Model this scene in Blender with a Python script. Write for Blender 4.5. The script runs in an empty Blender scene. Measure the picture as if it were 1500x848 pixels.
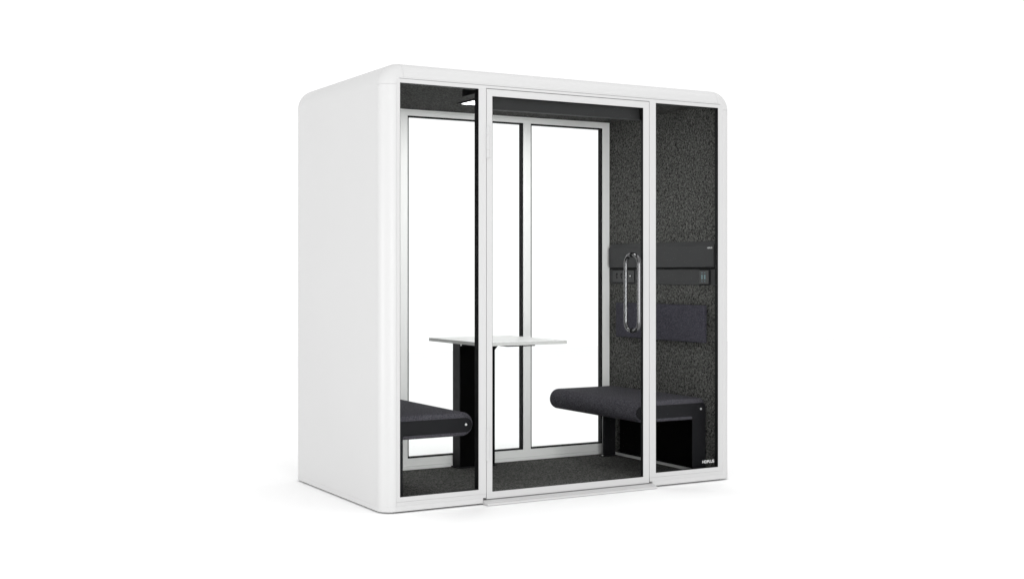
import bpy, bmesh, math
from mathutils import Vector, Matrix

scene = bpy.context.scene
COL = scene.collection
PI = math.pi

# ------------------------------------------------------------------ materials
def new_mat(name):
    m = bpy.data.materials.new(name)
    m.use_nodes = True
    nt = m.node_tree
    b = nt.nodes["Principled BSDF"]
    return m, nt, b

def plain(name, col, rough=0.5, metal=0.0, spec=0.5, bump=0.0, bscale=300.0, vary=0.0, vscale=3.0):
    m, nt, b = new_mat(name)
    b.inputs["Base Color"].default_value = (*col, 1)
    b.inputs["Roughness"].default_value = rough
    b.inputs["Metallic"].default_value = metal
    b.inputs["Specular IOR Level"].default_value = spec
    tc = nt.nodes.new("ShaderNodeTexCoord")
    if bump:
        n = nt.nodes.new("ShaderNodeTexNoise")
        n.inputs["Scale"].default_value = bscale
        n.inputs["Detail"].default_value = 3
        bp = nt.nodes.new("ShaderNodeBump")
        bp.inputs["Strength"].default_value = bump
        bp.inputs["Distance"].default_value = 0.002
        nt.links.new(tc.outputs["Object"], n.inputs["Vector"])
        nt.links.new(n.outputs["Fac"], bp.inputs["Height"])
        nt.links.new(bp.outputs["Normal"], b.inputs["Normal"])
    if vary:
        n = nt.nodes.new("ShaderNodeTexNoise")
        n.inputs["Scale"].default_value = vscale
        n.inputs["Detail"].default_value = 4
        r = nt.nodes.new("ShaderNodeMapRange")
        r.inputs["From Min"].default_value = 0.3
        r.inputs["From Max"].default_value = 0.7
        r.inputs["To Min"].default_value = max(0.0, rough - vary)
        r.inputs["To Max"].default_value = rough + vary
        nt.links.new(tc.outputs["Object"], n.inputs["Vector"])
        nt.links.new(n.outputs["Fac"], r.inputs["Value"])
        nt.links.new(r.outputs["Result"], b.inputs["Roughness"])
    return m

def fibre(name, dark, light, s1, s2, stretch=(1, 1, 1), bump=0.5, lo=0.36, hi=0.64):
    """felt / fleece / carpet: two sizes of noise mixed into flecks"""
    m, nt, b = new_mat(name)
    tc = nt.nodes.new("ShaderNodeTexCoord")
    mp = nt.nodes.new("ShaderNodeMapping")
    mp.inputs["Scale"].default_value = stretch
    nt.links.new(tc.outputs["Object"], mp.inputs["Vector"])
    n1 = nt.nodes.new("ShaderNodeTexNoise")
    n1.inputs["Scale"].default_value = s1
    n1.inputs["Detail"].default_value = 4
    n1.inputs["Roughness"].default_value = 0.65
    n2 = nt.nodes.new("ShaderNodeTexNoise")
    n2.inputs["Scale"].default_value = s2
    n2.inputs["Detail"].default_value = 2
    n2.inputs["Distortion"].default_value = 0.8
    for n in (n1, n2):
        nt.links.new(mp.outputs["Vector"], n.inputs["Vector"])
    mx = nt.nodes.new("ShaderNodeMath")
    mx.operation = 'ADD'
    h = nt.nodes.new("ShaderNodeMath")
    h.operation = 'MULTIPLY'
    h.inputs[1].default_value = 0.5
    nt.links.new(n1.outputs["Fac"], mx.inputs[0])
    nt.links.new(n2.outputs["Fac"], mx.inputs[1])
    nt.links.new(mx.outputs[0], h.inputs[0])
    cr = nt.nodes.new("ShaderNodeValToRGB")
    cr.color_ramp.elements[0].position = lo
    cr.color_ramp.elements[0].color = (*dark, 1)
    cr.color_ramp.elements[1].position = hi
    cr.color_ramp.elements[1].color = (*light, 1)
    nt.links.new(h.outputs[0], cr.inputs["Fac"])
    nt.links.new(cr.outputs["Color"], b.inputs["Base Color"])
    b.inputs["Roughness"].default_value = 0.95
    b.inputs["Specular IOR Level"].default_value = 0.1
    bp = nt.nodes.new("ShaderNodeBump")
    bp.inputs["Strength"].default_value = bump
    bp.inputs["Distance"].default_value = 0.004
    nt.links.new(h.outputs[0], bp.inputs["Height"])
    nt.links.new(bp.outputs["Normal"], b.inputs["Normal"])
    return m

def glass_mat():
    m = bpy.data.materials.new("clear_glass")
    m.use_nodes = True
    nt = m.node_tree
    for n in list(nt.nodes):
        nt.nodes.remove(n)
    out = nt.nodes.new("ShaderNodeOutputMaterial")
    tr = nt.nodes.new("ShaderNodeBsdfTransparent")
    tr.inputs["Color"].default_value = (0.995, 1.0, 0.998, 1)
    gl = nt.nodes.new("ShaderNodeBsdfGlossy")
    gl.inputs["Roughness"].default_value = 0.01
    lw = nt.nodes.new("ShaderNodeLayerWeight")
    lw.inputs["Blend"].default_value = 0.5
    pw = nt.nodes.new("ShaderNodeMath")
    pw.operation = 'POWER'
    pw.inputs[1].default_value = 5.0
    sc_ = nt.nodes.new("ShaderNodeMath")
    sc_.operation = 'MULTIPLY_ADD'
    sc_.inputs[1].default_value = 0.35
    sc_.inputs[2].default_value = 0.0
    nt.links.new(lw.outputs["Facing"], pw.inputs[0])
    nt.links.new(pw.outputs[0], sc_.inputs[0])
    mx = nt.nodes.new("ShaderNodeMixShader")
    nt.links.new(sc_.outputs[0], mx.inputs["Fac"])
    nt.links.new(tr.outputs["BSDF"], mx.inputs[1])
    nt.links.new(gl.outputs["BSDF"], mx.inputs[2])
    nt.links.new(mx.outputs["Shader"], out.inputs["Surface"])
    return m

def lamp_mat(name, strength):
    m, nt, b = new_mat(name)
    b.inputs["Base Color"].default_value = (0.9, 0.9, 0.9, 1)
    b.inputs["Emission Color"].default_value = (1, 1, 1, 1)
    b.inputs["Emission Strength"].default_value = strength
    return m

WHITE = plain("white_satin_paint", (0.50, 0.50, 0.50), 0.42, spec=0.4, bump=0.05, bscale=450, vary=0.05, vscale=2)
ALU = plain("white_powder_coat", (0.485, 0.485, 0.485), 0.45, spec=0.35, bump=0.05, bscale=700, vary=0.06, vscale=4)
REARALU = plain("rear_lightened_powder_coat", (0.90, 0.90, 0.89), 0.45, spec=0.35, bump=0.05, bscale=700)  # front coat made paler, so the dim rear frame looks better lit
BLACK = plain("black_rubber", (0.006, 0.006, 0.0065), 0.6, spec=0.1)
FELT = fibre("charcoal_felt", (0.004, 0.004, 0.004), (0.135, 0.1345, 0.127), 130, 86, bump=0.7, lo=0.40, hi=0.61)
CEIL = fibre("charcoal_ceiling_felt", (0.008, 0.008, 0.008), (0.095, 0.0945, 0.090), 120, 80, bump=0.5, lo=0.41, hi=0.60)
CARPET = fibre("charcoal_carpet", (0.010, 0.010, 0.0095), (0.15, 0.148, 0.14), 140, 95, bump=0.6, lo=0.41, hi=0.60)
CLOTH = fibre("slate_upholstery", (0.014, 0.0135, 0.017), (0.095, 0.091, 0.105), 130, 70, stretch=(4.0, 1.0, 2.6), bump=0.25)
PAD = fibre("slate_pad_cloth", (0.018, 0.0172, 0.0235), (0.074, 0.071, 0.088), 130, 80, stretch=(1.5, 1.0, 3.2), bump=0.25)
METAL = plain("black_powder_coated_steel", (0.012, 0.012, 0.0135), 0.5, spec=0.08, bump=0.08, bscale=900)
PLASTIC = plain("graphite_panel", (0.044, 0.044, 0.045), 0.5, spec=0.1, bump=0.06, bscale=800, vary=0.06, vscale=6)
SOCKET = plain("graphite_socket", (0.060, 0.060, 0.061), 0.4, spec=0.12)
FASCIA = plain("graphite_fascia", (0.024, 0.024, 0.0245), 0.5, spec=0.15, bump=0.04, bscale=700)
VOID = plain("matt_black_panel_and_shade", (0.003, 0.003, 0.003), 0.9, spec=0.0)  # near black: pedestal recess, and the shade put in under the benches
TABLE = plain("white_laminate", (0.86, 0.86, 0.85), 0.4, spec=0.35, bump=0.03, bscale=500)
EDGE = plain("grey_edge_band", (0.50, 0.50, 0.49), 0.5)
STEEL = plain("polished_steel", (0.12, 0.12, 0.123), 0.17, metal=1.0)
BOLT = plain("zinc_bolt", (0.80, 0.80, 0.80), 0.55, metal=0.6)
SKIRT = plain("grey_skirting", (0.55, 0.55, 0.54), 0.5)
LETTER = plain("white_vinyl_lettering", (0.62, 0.62, 0.62), 0.5)
TEAL = plain("teal_port", (0.10, 0.175, 0.19), 0.35)
DOT = plain("white_dot", (0.75, 0.75, 0.75), 0.4)
GLASS = glass_mat()
LAMP = lamp_mat("ceiling_light_diffuser", 11.0)
FLOOR = plain("white_studio_floor", (0.91, 0.91, 0.91), 0.75, spec=0.1)

# ------------------------------------------------------------------ helpers
def put(name, bm, mat, parent=None, smooth=None, bevel=None, solid=None):
    me = bpy.data.meshes.new(name)
    bmesh.ops.recalc_face_normals(bm, faces=bm.faces) if solid is None else None
    bm.to_mesh(me)
    bm.free()
    o = bpy.data.objects.new(name, me)
    me.materials.append(mat)
    COL.objects.link(o)
    if parent is not None:
        o.parent = parent
    if smooth is not None:
        for p in me.polygons:
            p.use_smooth = True
        me.set_sharp_from_angle(angle=math.radians(smooth))
    if solid:
        md = o.modifiers.new("thickness", 'SOLIDIFY')
        md.thickness = solid
        md.offset = -1
    if bevel:
        md = o.modifiers.new("edges", 'BEVEL')
        md.width = bevel
        md.segments = 2
        md.limit_method = 'ANGLE'
        md.angle_limit = math.radians(40)
    return o

def box(bm, x0, x1, y0, y1, z0, z1):
    v = [bm.verts.new((x, y, z)) for z in (z0, z1) for y in (y0, y1) for x in (x0, x1)]
    for f in ((0, 2, 3, 1), (4, 5, 7, 6), (0, 1, 5, 4), (2, 6, 7, 3), (0, 4, 6, 2), (1, 3, 7, 5)):
        bm.faces.new([v[i] for i in f])

def boxes(*bs):
    bm = bmesh.new()
    for b in bs:
        box(bm, *b)
    return bm

def grid_frame(xs, zs, holes, y0, y1):
    """flat slab cut into cells; cells listed in holes are openings"""
    bm = bmesh.new()
    V = {}
    def vert(i, j, k):
        if (i, j, k) not in V:
            V[(i, j, k)] = bm.verts.new((xs[i], (y0, y1)[k], zs[j]))
        return V[(i, j, k)]
    nx, nz = len(xs) - 1, len(zs) - 1
    solid = {(i, j) for i in range(nx) for j in range(nz)} - set(holes)
    for (i, j) in solid:
        bm.faces.new([vert(i, j, 0), vert(i + 1, j, 0), vert(i + 1, j + 1, 0), vert(i, j + 1, 0)])
        bm.faces.new([vert(i, j, 1), vert(i, j + 1, 1), vert(i + 1, j + 1, 1), vert(i + 1, j, 1)])
        for di, dj, a, b in ((-1, 0, (i, j), (i, j + 1)), (1, 0, (i + 1, j), (i + 1, j + 1)),
                             (0, -1, (i, j), (i + 1, j)), (0, 1, (i, j + 1), (i + 1, j + 1))):
            if (i + di, j + dj) not in solid:
                bm.faces.new([vert(*a, 0), vert(*b, 0), vert(*b, 1), vert(*a, 1)])
    bmesh.ops.dissolve_limit(bm, angle_limit=0.01, verts=bm.verts, edges=bm.edges)
    return bm

def ring(x0, x1, z0, z1, w, y0, y1):
    return grid_frame([x0, x0 + w, x1 - w, x1], [z0, z0 + w, z1 - w, z1], [(1, 1)], y0, y1)

def prism(pts, axis, a, b):
    """closed outline extruded from a to b along an axis; pts are the two other coordinates"""
    bm = bmesh.new()
    def co(p, t):
        return {'x': (t, p[0], p[1]), 'y': (p[0], t, p[1]), 'z': (p[0], p[1], t)}[axis]
    A = [bm.verts.new(co(p, a)) for p in pts]
    B = [bm.verts.new(co(p, b)) for p in pts]
    n = len(pts)
    bm.faces.new(A)
    bm.faces.new(B[::-1])
    for i in range(n):
        bm.faces.new([A[i], B[i], B[(i + 1) % n], A[(i + 1) % n]])
    return bm

def tube(bm, pts, r, seg=14, cap=True):
    pts = [Vector(p) for p in pts]
    rings = []
    up = None
    for i, p in enumerate(pts):
        t = (pts[min(i + 1, len(pts) - 1)] - pts[max(i - 1, 0)]).normalized()
        if up is None:
            up = Vector((1, 0, 0)) if abs(t.x) < 0.9 else Vector((0, 0, 1))
        a = t.cross(up).normalized()
        b = a.cross(t).normalized()
        up = b
        rings.append([bm.verts.new(p + r * (math.cos(k * 2 * PI / seg) * a + math.sin(k * 2 * PI / seg) * b)) for k in range(seg)])
    for A, B in zip(rings, rings[1:]):
        for k in range(seg):
            bm.faces.new([A[k], A[(k + 1) % seg], B[(k + 1) % seg], B[k]])
    if cap:
        bm.faces.new(rings[0][::-1])
        bm.faces.new(rings[-1])

def arc(cx, cz, r, a0, a1, n):
    return [(cx + r * math.cos(math.radians(a0 + (a1 - a0) * i / n)), cz + r * math.sin(math.radians(a0 + (a1 - a0) * i / n))) for i in range(n + 1)]

def empty(name, loc, label, cat, group=None):
    o = bpy.data.objects.new(name, None)
    o.empty_display_size = 0.1
    COL.objects.link(o)
    o.location = loc
    o["label"] = label
    o["category"] = cat
    if group:
        o["group"] = group
    return o

def at_world(o, parent):
    """child built in world coordinates under a moved parent"""
    o.matrix_parent_inverse = Matrix.Translation(-Vector(parent.location))
    return o

def lettering(name, text, size, mat, parent, M):
    cu = bpy.data.curves.new(name, 'FONT')
    cu.body = text
    cu.size = size
    cu.extrude = 0.0004
    cu.offset = 0.012 * size
    cu.align_x = 'CENTER'
    cu.align_y = 'CENTER'
    t = bpy.data.objects.new(name, cu)
    COL.objects.link(t)
    bpy.context.view_layer.update()
    me = bpy.data.meshes.new_from_object(t.evaluated_get(bpy.context.evaluated_depsgraph_get()))
    bpy.data.objects.remove(t)
    me.name = name
    me.materials.clear()
    me.materials.append(mat)
    me.transform(M)
    o = bpy.data.objects.new(name, me)
    COL.objects.link(o)
    o.parent = parent
    return o

# ------------------------------------------------------------------ dimensions (metres)
X0, X1 = -0.0734, 2.212          # outside of the shell
Y0, Y1 = 0.0, 1.289
H = 2.3125
RC, RF = 0.115, 0.074            # corner radius seen from the front, radius of the front edge
MID = (X0 + X1) / 2
W = 2.141                        # inner face of the right felt wall
WL = 2 * MID - W
YB = 1.2063                      # inner face of the rear frame
ZF, ZC = 0.0055, 2.241           # carpet, ceiling
ZP = 0.027                       # top of the plinth

# ------------------------------------------------------------------ the pod
pod = empty("office_pod", (0, 0, 0), "white office pod with rounded corners, black edged glass front and charcoal felt inside", "office pod")

def profile(d, s):
    """point of the arch outline (inset by d) at section s: list of (x, z)"""
    r = RC - d
    xl, xr, zt = X0 + d, X1 - d, H - d
    n = 24
    if s == 'left':
        return [(xl, ZP), (xl, (ZP + H - RC) / 2), (xl, H - RC - 0.0004)]
    if s == 'capl':
        return [(xl, H - RC + 0.0004)] + arc(X0 + RC, H - RC, r, 180, 90, n)[1:-1] + [(X0 + RC - 0.0004, zt)]
    if s == 'top':
        return [(X0 + RC + 0.0004, zt), (MID, zt), (X1 - RC - 0.0004, zt)]
    if s == 'capr':
        return [(X1 - RC + 0.0004, zt)] + arc(X1 - RC, H - RC, r, 90, 0, n)[1:-1] + [(xr, H - RC + 0.0004)]
    if s == 'right':
        return [(xr, H - RC - 0.0004), (xr, (ZP + H - RC) / 2), (xr, ZP)]

def sheet(sections, steps, t=0.004):
    """curved panel through rows of the arch; steps = (inset, y); t = thickness.
    Outside, inside and rim keep their own vertices so the outside shades cleanly"""
    bm = bmesh.new()
    P = [[(x, y, z) for s in sections for x, z in profile(d, s)] for d, y in steps]
    Q = [[(x, y + (0.003 if y < RF else 0.0), z) for s in sections for x, z in profile(d + t, s)] for d, y in steps]
    for G in (P, Q):
        rows = [[bm.verts.new(p) for p in r_] for r_ in G]
        for A, B in zip(rows, rows[1:]):
            for i in range(len(A) - 1):
                bm.faces.new([A[i], A[i + 1], B[i + 1], B[i]])
    def rim(a, b):
        va, vb = [bm.verts.new(p) for p in a], [bm.verts.new(p) for p in b]
        for i in range(len(va) - 1):
            bm.faces.new([va[i], va[i + 1], vb[i + 1], vb[i]])
    rim(P[0], Q[0])
    rim(P[-1], Q[-1])
    rim([r_[0] for r_ in P], [r_[0] for r_ in Q])
    rim([r_[-1] for r_ in P], [r_[-1] for r_ in Q])
    return bm

front = [(RF * (1 - math.sin(a)), RF * (1 - math.cos(a))) for a in [PI / 2 * i / 12 for i in range(13)]]
# (inset, y): a=0 -> inset RF, y 0 ; a=90 -> inset 0, y RF
front = [(d, Y0 + y) for d, y in front]
front[-1] = (0.0, Y0 + RF - 0.0004)
body_steps = [(0.0, Y0 + RF + 0.0004), (0.0, 0.4), (0.0, 0.8), (0.0, Y1 - RF)] + \
             [(RF * (1 - math.cos(a)), Y1 - RF + RF * math.sin(a)) for a in [PI / 2 * i / 10 for i in range(1, 11)]]
ALLS = ['left', 'capl', 'top', 'capr', 'right']
put("shell", sheet(ALLS, body_steps), WHITE, pod, smooth=50)
put("corner_post", sheet(['left'], front), WHITE, pod, smooth=50)
put("corner_post", sheet(['right'], front), WHITE, pod, smooth=50)
put("corner_cap", sheet(['capl'], front), WHITE, pod, smooth=50)
put("corner_cap", sheet(['capr'], front), WHITE, pod, smooth=50)
put("roof_edge", sheet(['top'], front), WHITE, pod, smooth=50)
core = [(d + 0.0065, y + 0.002) for d, y in front[1:]] + [(0.0065, 0.5), (0.0065, Y1 - RF)]
put("inner_shell", sheet(ALLS, core, 0.002), WHITE, pod, smooth=50)

# plinth: low skirt, open at the door
def c_ring(x0, x1, y0, y1, r, gap0, gap1, t):
    """plan of a low skirt all round, open from gap0 to gap1 at the front"""
    def corner(cx, cy, r, a0):
        return [(cx + r * math.cos(math.radians(a)), cy + r * math.sin(math.radians(a))) for a in range(a0, a0 - 91, -10)]
    o = [(gap0, y0)] + corner(x0 + r, y0 + r, r, 270) + corner(x0 + r, y1 - r, r, 180) + corner(x1 - r, y1 - r, r, 90) + corner(x1 - r, y0 + r, r, 0) + [(gap1, y0)]
    k = r - t
    n = [(gap0, y0 + t)] + corner(x0 + r, y0 + r, k, 270) + corner(x0 + r, y1 - r, k, 180) + corner(x1 - r, y1 - r, k, 90) + corner(x1 - r, y0 + r, k, 0) + [(gap1, y0 + t)]
    bm = bmesh.new()
    z0, z1 = 0.0, ZP - 0.0002
    rows = [[bm.verts.new((p[0], p[1], z)) for p in q] for q, z in ((o, z0), (o, z1), (n, z1), (n, z0))]
    m = len(o)
    for a in range(4):
        A, B = rows[a], rows[(a + 1) % 4]
        for i in range(m - 1):
            bm.faces.new([A[i], A[i + 1], B[i + 1], B[i]])
    bm.faces.new([r_[0] for r_ in rows])
    bm.faces.new([r_[-1] for r_ in rows][::-1])
    return bm
put("plinth", c_ring(X0 - 0.0004, X1 + 0.0004, -0.0004, Y1 + 0.0004, RF, 0.509, 1.6215, 0.04), WHITE, pod, smooth=40)
put("floor_pan", boxes((0.5105, 1.620, 0.05, Y1 - 0.01, 0.0, 0.0035)), BLACK, pod)
put("levelling_base", boxes((0.0, 2.14, 0.03, 1.24, -0.009, -0.0005)), BLACK, pod)
# threshold ramp in front of the door
put("threshold", prism([(-0.052, -0.007), (0.052, -0.007), (0.052, 0.0150), (-0.004, 0.0150), (-0.052, 0.0035)], 'x', 0.5105, 1.620), ALU, pod, bevel=0.001)

# front frame: one slab with two windows and a doorway
gx = [X0 + RF + 0.0016, 0.0236, 0.4831, 0.5295, 1.6009, 1.646, 2.102, X1 - RF - 0.0016]
gz = [ZP + 0.0219, 0.0737, 2.2068, 2.2136, H - RF - 0.0105]
holes = [(1, 1), (5, 1), (3, 0), (3, 1), (3, 2)]
gz2 = [gz[0], gz[1], gz[2], gz[3], gz[4]]
put("front_frame", grid_frame(gx, gz2, holes, 0.0, 0.028), ALU, pod, bevel=0.0012)
put("head_trim", boxes((gx[0], gx[-1], 0.0005, 0.03, H - RF - 0.0090, H - RF - 0.0012)), ALU, pod, bevel=0.001)
put("kick_strip", boxes((gx[0], 0.528, 0.0002, 0.03, ZP, ZP + 0.0215)), ALU, pod)
put("kick_strip", boxes((1.6024, gx[-1], 0.0002, 0.03, ZP, ZP + 0.0215)), ALU, pod)

def window(name, x0, x1, z0, z1, y0, depth, py, parent, t=0.0012, mat=BLACK):
    w = put(name, ring(x0 + 0.0001, x1 - 0.0001, z0 + 0.0001, z1 - 0.0001, t, y0, y0 + depth), mat, parent)
    put("pane", boxes((x0 + 0.002, x1 - 0.002, py, py + 0.004, z0 + 0.002, z1 - 0.002)), GLASS, w)
    return w
wl = window("window_gasket", 0.0236, 0.4831, 0.0737, 2.2068, 0.0008, 0.0435, 0.012, pod)
wr = window("window_gasket", 1.646, 2.102, 0.0737, 2.2068, 0.0008, 0.0285, 0.012, pod)

# door
dx0, dx1, dz0, dz1 = 0.5320, 1.5985, 0.0195, 2.2106
door = put("door", grid_frame([dx0, 0.5667, 1.5565, dx1], [dz0, 0.0573, 2.1729, dz1], [(1, 1)], 0.0, 0.023), ALU, pod, bevel=0.0012)
put("door_stop", grid_frame([0.5296, 0.545, 1.585, 1.6008], [0.0160, 0.035, 2.195, 2.2135], [(1, 1)], 0.0285, 0.036), BLACK, pod)
dg = window("window_gasket", 0.5667, 1.5565, 0.0573, 2.1729, 0.0008, 0.0225, 0.012, door)
# pull handle: a D outside and its mirror inside
hx, hz0, hz1 = 1.490, 0.897, 1.329
def dloop(sign):
    yb = 0.014 + sign * 0.004
    yo = 0.014 + sign * 0.066
    r = 0.050
    p = [(hx, yb, hz1)]
    for i in range(9):
        a = PI / 2 * i / 8
        p.append((hx, yo - sign * r + sign * r * math.sin(a), hz1 - r + r * math.cos(a)))
    for i in range(9):
        a = PI / 2 * i / 8
        p.append((hx, yo - sign * r + sign * r * math.cos(a), hz0 + r - r * math.sin(a)))
    p.append((hx, yb, hz0))
    bm = bmesh.new()
    tube(bm, p, 0.0115, 18)
    return bm
for sgn in (-1, 1):
    h = put("handle", dloop(sgn), STEEL, door, smooth=60)
    for z in (hz0, hz1):
        bm = bmesh.new()
        tube(bm, [(hx, 0.014 + sgn * 0.0022, z), (hx, 0.014 + sgn * 0.0065, z)], 0.0150, 18)
        put("washer", bm, BLACK, h, smooth=40)
# hinges
for z in (1.925, 0.308):
    bm = bmesh.new()
    tube(bm, [(0.5375, -0.0015, z - 0.084), (0.5375, -0.0015, z - 0.041)], 0.0085, 16)
    tube(bm, [(0.5375, -0.0015, z - 0.0402), (0.5375, -0.0015, z + 0.0402)], 0.0085, 16)
    tube(bm, [(0.5375, -0.0015, z + 0.041), (0.5375, -0.0015, z + 0.084)], 0.0085, 16)
    box(bm, 0.5405, 0.560, -0.0022, 0.004, z - 0.082, z + 0.082)
    put("hinge", bm, ALU, door, smooth=40, bevel=0.0008)

# rear frame with three windows
rx = [WL - 0.002, 0.073, 0.578, 0.6345, 1.465, 1.5215, 2.0848, W + 0.002]
rz = [ZF + 0.0225, 0.0764, 2.2017, ZC - 0.0125]
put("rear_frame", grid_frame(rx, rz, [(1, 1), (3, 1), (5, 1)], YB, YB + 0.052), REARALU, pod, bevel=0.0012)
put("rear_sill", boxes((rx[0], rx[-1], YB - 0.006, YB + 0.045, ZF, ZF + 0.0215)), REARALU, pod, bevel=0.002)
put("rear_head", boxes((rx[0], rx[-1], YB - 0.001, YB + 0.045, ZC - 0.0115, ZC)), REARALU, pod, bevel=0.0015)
for a in (1, 3, 5):
    wg = put("window_gasket", ring(rx[a] + 0.0002, rx[a + 1] - 0.0002, rz[1] + 0.0002, rz[2] - 0.0002, 0.0080, YB + 0.004, YB + 0.042), BLACK, pod)
    put("pane", boxes((rx[a] + 0.004, rx[a + 1] - 0.004, YB + 0.022, YB + 0.026, rz[1] + 0.004, rz[2] - 0.004)), GLASS, wg)

# linings
put("wall_lining", boxes((W, W + 0.02, 0.046, YB + 0.03, ZF, ZC + 0.03)), FELT, pod)
put("wall_lining", boxes((WL - 0.02, WL, 0.046, YB + 0.03, ZF, ZC + 0.03)), FELT, pod)
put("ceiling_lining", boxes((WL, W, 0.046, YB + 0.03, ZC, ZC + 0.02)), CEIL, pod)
put("carpet", boxes((WL, W, 0.054, YB - 0.007, 0.004, ZF)), CARPET, pod)
put("skirting", boxes((W - 0.005, W - 0.0003, 0.047, YB - 0.007, ZF, 0.0235)), SKIRT, pod, bevel=0.001)
put("skirting", boxes((WL + 0.0003, WL + 0.005, 0.047, YB - 0.007, ZF, 0.0235)), SKIRT, pod, bevel=0.001)

# maker's lettering on the right hand glass
Mtxt = Matrix.Translation((2.0366, 0.0112, 0.1085)) @ Matrix.Rotation(PI / 2, 4, 'X')
lettering("lettering", "HDPLUS", 0.0245, LETTER, wr, Mtxt)

# ------------------------------------------------------------------ fittings inside
# ventilation cover above the door
vent = empty("ventilation_cover", (MID, 0.06, 2.15), "dark grey ventilation cover above the door, under the pod ceiling", "vent cover")
at_world(put("fascia", boxes((0.547, 1.583, 0.049, 0.066, 2.1125, ZC)), FASCIA, vent, bevel=0.002), vent)
at_world(put("lip", boxes((0.549, 1.581, 0.0465, 0.066, 2.1075, 2.1118)), PLASTIC, vent, bevel=0.001), vent)
at_world(put("housing", boxes((0.530, 1.606, 0.0665, 0.280, 2.201, ZC)), BLACK, vent, bevel=0.002), vent)
for cx in (0.806, 1.338):
    at_world(put("lip_block", boxes((cx - 0.020, cx + 0.020, 0.0440, 0.0490, 2.1085, 2.1120)), SOCKET, vent, bevel=0.001), vent)  # small blocks slightly paler than the lip

light = empty("ceiling_light", (MID, 0.61, ZC), "flat white ceiling light in a dark frame set in the felt ceiling", "ceiling light")
lx0, lx1, ly0, ly1 = 0.7674, 2 * MID - 0.7674, 0.40, 0.8037
bm = bmesh.new()
for b in ((lx0, lx1, ly0, ly0 + 0.02), (lx0, lx1, ly1 - 0.006, ly1), (lx0, lx0 + 0.022, ly0 + 0.0203, ly1 - 0.0063), (lx1 - 0.022, lx1, ly0 + 0.0203, ly1 - 0.0063)):
    box(bm, *b, ZC - 0.006, ZC - 0.0002)
at_world(put("frame", bm, BLACK, light), light)
at_world(put("diffuser", boxes((lx0 + 0.0222, lx1 - 0.0222, ly0 + 0.0206, ly1 - 0.0064, ZC - 0.004, ZC - 0.0003)), LAMP, light), light)

# console on the right wall
xc = 2.1159
con = empty("wall_console", (W, 0.63, 1.28), "graphite console strip with sockets on the right felt wall above the pad", "console")
ya, yb_ = 0.060, 1.1749
at_world(put("cover", prism([(xc, 1.262), (W - 0.0005, 1.262), (W - 0.0005, 1.4195), (W - 0.004, 1.4195), (xc, 1.3895)], 'y', ya, yb_), PLASTIC, con, bevel=0.0012), con)
at_world(put("socket_strip", boxes((W - 0.006, W - 0.0006, ya, YB - 0.012, 1.1525, 1.2490)), PLASTIC, con, bevel=0.001), con)
at_world(put("shadow_strip", boxes((W - 0.003, W - 0.0006, ya, YB - 0.012, 1.2495, 1.2618)), BLACK, con), con)  # black strip put in as the shadow line below the cover
xs = W - 0.006
at_world(put("socket_surround", boxes((xs - 0.0016, xs - 0.0002, 0.8990, 1.1580, 1.1580, 1.2485)), BLACK, con), con)
sp = at_world(put("power_socket", boxes((xs - 0.004, xs - 0.0003, 0.9077, 1.1539, 1.1640, 1.2430)), SOCKET, con, bevel=0.001), con)
for y in (1.1028, 1.0492):
    bm = bmesh.new()
    for dz, dy, hz, hy in ((0.011, 0.0, 0.007, 0.0085), (-0.011, 0.0, 0.008, 0.0055), (0.0, 0.008, 0.004, 0.003)):
        box(bm, xs - 0.0047, xs - 0.0038, y + dy - hy, y + dy + hy, 1.2067 + dz - hz, 1.2067 + dz + hz)
    put("outlet", bm, BLACK, sp)
bm = bmesh.new()
tube(bm, [(xs - 0.0075, 0.9466, 1.2058), (xs - 0.0035, 0.9466, 1.2058)], 0.0055, 14)
put("button", bm, DOT, sp, smooth=40)
bm = bmesh.new()
tube(bm, [(xs - 0.0055, 0.9466, 1.2058), (xs - 0.0036, 0.9466, 1.2058)], 0.0115, 20)
put("button_ring", bm, BLACK, sp, smooth=40)
at_world(put("charger_surround", boxes((xs - 0.0016, xs - 0.0002, 0.1120, 0.2160, 1.1530, 1.2480)), BLACK, con), con)
us = at_world(put("charging_socket", boxes((xs - 0.009, xs - 0.0003, 0.1224, 0.2103, 1.1590, 1.2424)), SOCKET, con, bevel=0.001), con)
for y in (0.1835, 0.1565):
    put("port", boxes((xs - 0.0098, xs - 0.0088, y - 0.0065, y + 0.0065, 1.1875, 1.2155)), TEAL, us)
    for z in (1.2275, 1.1755):
        put("mark", boxes((xs - 0.0094, xs - 0.0088, y - 0.005, y + 0.005, z - 0.0022, z + 0.0022)), TEAL, us)
M2 = Matrix.Translation((xc - 0.0006, 0.0955, 1.3770)) @ Matrix.Rotation(-PI / 2, 4, 'Z') @ Matrix.Rotation(PI / 2, 4, 'X')
at_world(lettering("lettering", "HDPLUS", 0.0125, LETTER, con, M2), con)

# backrest pad
pad = empty("backrest_pad", (W, 0.595, 0.92), "slate blue fabric backrest pad on the right felt wall above the bench", "backrest")
bm = boxes((W - 0.037, W - 0.013, 0.142, 1.0791, 0.8020, 1.0300))
bmesh.ops.bevel(bm, geom=[e for e in bm.edges if all(v.co.x < W - 0.02 for v in e.verts) or abs(e.verts[0].co.x - e.verts[1].co.x) > 0.01],
                offset=0.009, segments=4, affect='EDGES', profile=0.6)
at_world(put("cushion", bm, PAD, pad, smooth=60), pad)
at_world(put("back_board", boxes((W - 0.0128, W - 0.0002, 0.165, 1.057, 0.830, 1.009)), BLACK, pad), pad)

# ------------------------------------------------------------------ benches
BY0, BY1 = 0.1504, 1.120
BCX, BCY = (1.6069 + 2.1269) / 2, (BY0 + BY1) / 2

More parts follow.
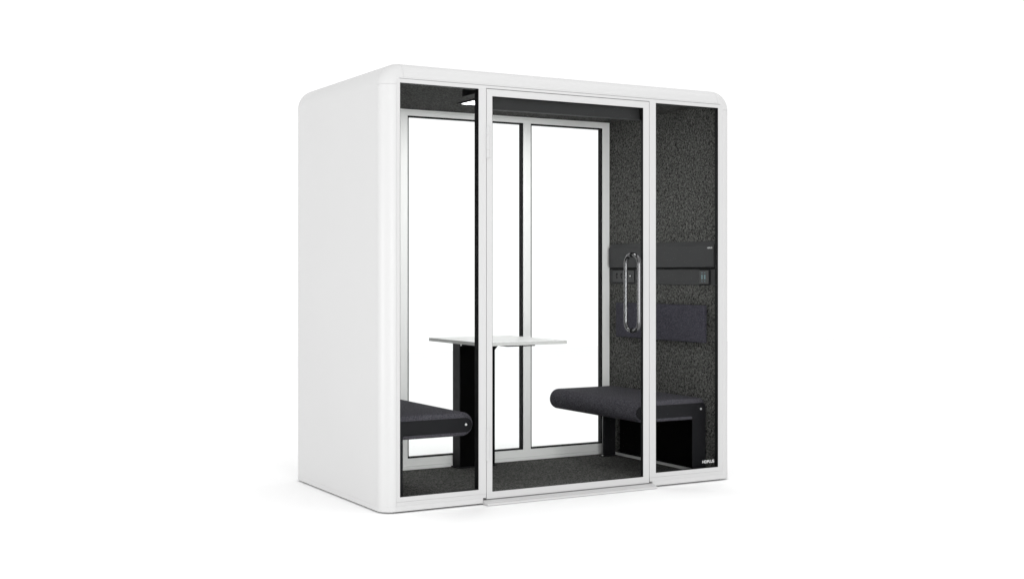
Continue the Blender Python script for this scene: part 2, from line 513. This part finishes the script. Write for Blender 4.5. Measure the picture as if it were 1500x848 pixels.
def bench_parts(root):
    """local frame: nose at -x, wall at +x, centred in y"""
    hx_, hy_ = 0.26, (BY1 - BY0) / 2
    z0, z1 = 0.3435, 0.4720
    zc = (z0 + z1) / 2
    r = (z1 - z0) / 2
    def outline(d):
        rr = r - d
        p = [(-hx_ + r + (rr) * math.cos(math.radians(a)), zc + rr * math.sin(math.radians(a))) for a in range(90, 271, 9)]
        rc = 0.034 - d * 0.5
        xr = hx_ - 0.004 - d
        p += [(xr - rc + rc * math.cos(math.radians(a)), z0 + d + rc + rc * math.sin(math.radians(a))) for a in range(270, 361, 15)]
        p += [(xr - rc + rc * math.cos(math.radians(a)), z1 - d - rc + rc * math.sin(math.radians(a))) for a in range(0, 91, 15)]
        # long straight runs
        return p
    bm = bmesh.new()
    rows = []
    e = hy_ - 0.003
    for d, y in ((0.010, -e), (0.004, -e + 0.002), (0.0015, -e + 0.006), (0.0, -e + 0.013), (0.0, -0.2), (0.0, 0.2), (0.0, e - 0.013), (0.0015, e - 0.006), (0.004, e - 0.002), (0.010, e)):
        rows.append([bm.verts.new((x, y, z)) for x, z in outline(d)])
    n = len(rows[0])
    for A, B in zip(rows, rows[1:]):
        for i in range(n):
            bm.faces.new([A[i], A[(i + 1) % n], B[(i + 1) % n], B[i]])
    bm.faces.new(rows[0])
    bm.faces.new(rows[-1][::-1])
    put("seat", bm, CLOTH, root, smooth=50)
    # side plates: arm with a round end, leg at the wall
    at, ab = 0.4420, 0.3640
    am = (at + ab) / 2
    ar = (at - ab) / 2
    lx = hx_ - 0.098
    out = [(-hx_ + 0.0085 + ar + ar * math.cos(math.radians(a)), am + ar * math.sin(math.radians(a))) for a in range(90, 271, 10)]
    out += [(lx - 0.012, ab), (lx - 0.003, ab - 0.004), (lx, ab - 0.012), (lx, 0.010), (hx_, 0.010), (hx_, at - 0.03)]
    out += [(hx_ - 0.03 + 0.03 * math.cos(math.radians(a)), at - 0.03 + 0.03 * math.sin(math.radians(a))) for a in range(0, 91, 15)]
    for s in (-1, 1):
        pl = put("side_frame", prism(out, 'y', s * hy_, s * (hy_ - 0.0065)), METAL, root, bevel=0.001)
        ft = put("foot", boxes((lx - 0.03, hx_ - 0.001, min(s * hy_, s * (hy_ - 0.035)), max(s * hy_, s * (hy_ - 0.035)), ZF, 0.0100)), METAL, pl, bevel=0.001)
        for fx in (lx - 0.015,):
            bm = bmesh.new()
            tube(bm, [(fx, s * (hy_ - 0.018), 0.0098), (fx, s * (hy_ - 0.018), 0.0145)], 0.006, 10)
            put("bolt", bm, BOLT, pl, smooth=40)
        for bx in (-hx_ + 0.0465, hx_ - 0.0365):
            bm = bmesh.new()
            tube(bm, [(bx, s * (hy_ - 0.001), 0.4058), (bx, s * (hy_ + 0.003), 0.4058)], 0.0062, 16)
            put("bolt", bm, BOLT, pl, smooth=40)
    # near-black plate added along the wall for the shade under the seat
    put("shade_plate", boxes((hx_ - 0.010, hx_ - 0.006, -hy_ + 0.0105, hy_ - 0.075, 0.030, 0.3425)), VOID, root)

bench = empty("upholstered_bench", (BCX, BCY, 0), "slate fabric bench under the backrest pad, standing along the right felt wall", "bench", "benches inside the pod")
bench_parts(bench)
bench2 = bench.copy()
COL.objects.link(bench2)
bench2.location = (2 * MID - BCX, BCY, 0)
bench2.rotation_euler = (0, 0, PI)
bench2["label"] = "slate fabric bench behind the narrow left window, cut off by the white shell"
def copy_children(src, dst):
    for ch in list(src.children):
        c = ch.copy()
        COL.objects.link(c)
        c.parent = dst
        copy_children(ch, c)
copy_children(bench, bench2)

# ------------------------------------------------------------------ table
tab = empty("table", (1.065, 0.85, 0), "white topped table on a single black pedestal against the rear glass", "table")
tx0, tx1, ty0, ty1, tz = 0.7764, 1.3534, 0.4972, 1.1983, 0.8224
def twin(o):
    return at_world(o, tab)
twin(put("tabletop", boxes((tx0 + 0.001, tx1 - 0.001, ty0 + 0.001, ty1 - 0.001, tz - 0.0203, tz)), TABLE, tab, bevel=0.0008))
bm = bmesh.new()
for b in ((tx0, tx1, ty0, ty0 + 0.0009), (tx0, tx1, ty1 - 0.0009, ty1), (tx0, tx0 + 0.0009, ty0 + 0.001, ty1 - 0.001), (tx1 - 0.0009, tx1, ty0 + 0.001, ty1 - 0.001)):
    box(bm, *b, tz - 0.0200, tz - 0.0006)
twin(put("edge_band", bm, EDGE, tab))
px0, px1, py0, py1 = 0.9430, 1.1964, 1.105, 1.1975
t_ = 0.006
top = tz - 0.0206
# pedestal: open fronted steel box
twin(put("pedestal", boxes((px0, px0 + t_, py0, py1, ZF, top), (px1 - t_, px1, py0, py1, ZF, top),
                           (px0 + t_, px1 - t_, py0, py1 - t_, top - 0.034, top)), METAL, tab, bevel=0.001))
twin(put("recess_panel", boxes((px0 + t_ + 0.0002, px1 - t_ - 0.0002, py0 + 0.006, py1, ZF, top - 0.0345)), VOID, tab))
twin(put("foot", boxes((px0 - 0.012, px1 + 0.012, py0 - 0.004, py1, ZF, ZF + 0.007)), METAL, tab, bevel=0.001))
for yy in (py0 + 0.002, py0 + 0.05):
    twin(put("bracket", prism([(px1 + 0.0002, top - 0.0005), (tx1 - 0.05, top - 0.0005), (tx1 - 0.05, top - 0.0150), (1.228, top - 0.030), (px1 + 0.0002, top - 0.064)], 'y', yy, yy + 0.006), METAL, tab, bevel=0.0008))
bm = bmesh.new()
tube(bm, [(px0 + 0.004, py0 - 0.012, top - 0.030), (px0 + 0.004, py0 - 0.012, top - 0.001)], 0.005, 12)
twin(put("bolt", bm, BOLT, tab, smooth=40))
# long bearer under the top running towards the door
twin(put("bearer", boxes((px0 + 0.03, px1 - 0.03, ty0 + 0.06, py0 - 0.001, top - 0.010, top - 0.0005)), METAL, tab, bevel=0.001))

# ------------------------------------------------------------------ floor, camera, light
fl = put("floor", boxes((-14, 16, -12, 12, -0.109, -0.009)), FLOOR)
fl["kind"] = "structure"

cam = bpy.data.cameras.new("camera")
co = bpy.data.objects.new("camera", cam)
COL.objects.link(co)
yaw = 0.52064
co.location = (-2.7679, -6.0262, 1.2325)
co.rotation_euler = (PI / 2, 0, -yaw)
cam.sensor_width = 36
cam.lens = 45.1774
cam.shift_y = -0.01709
cam.clip_end = 300
cam.clip_start = 0.05
scene.camera = co

def area(name, loc, target, sx, sy, power, col=(1, 1, 1)):
    l = bpy.data.lights.new(name, 'AREA')
    l.shape = 'RECTANGLE'
    l.size, l.size_y = sx, sy
    l.energy = power
    l.color = col
    o = bpy.data.objects.new(name, l)
    COL.objects.link(o)
    o.location = loc
    o.rotation_euler = (Vector(target) - Vector(loc)).to_track_quat('-Z', 'Y').to_euler()
    return o
area("overhead_softbox", (3.6, -0.6, 8.0), (1.4, 0.6, 0), 6, 6, 110)
area("front_softbox", (-0.8, -7.2, 1.25), (1.0, 0.6, 1.2), 3.2, 2.4, 240)
area("side_softbox", (-6.2, -0.3, 0.95), (-0.1, 0.5, 1.2), 2.6, 1.8, 125)

w = bpy.data.worlds.new("World")
scene.world = w
w.use_nodes = True
bg = w.node_tree.nodes["Background"]
bg.inputs["Color"].default_value = (1, 1, 1, 1)
bg.inputs["Strength"].default_value = 1.10

scene.view_settings.view_transform = 'Standard'
scene.view_settings.look = 'None'
scene.view_settings.exposure = 0
scene.view_settings.gamma = 1
scene.render.engine = 'CYCLES'
c = scene.cycles
c.use_denoising = True
c.max_bounces = 10
c.transparent_max_bounces = 24
c.diffuse_bounces = 5
c.glossy_bounces = 4
c.caustics_reflective = False
c.caustics_refractive = False
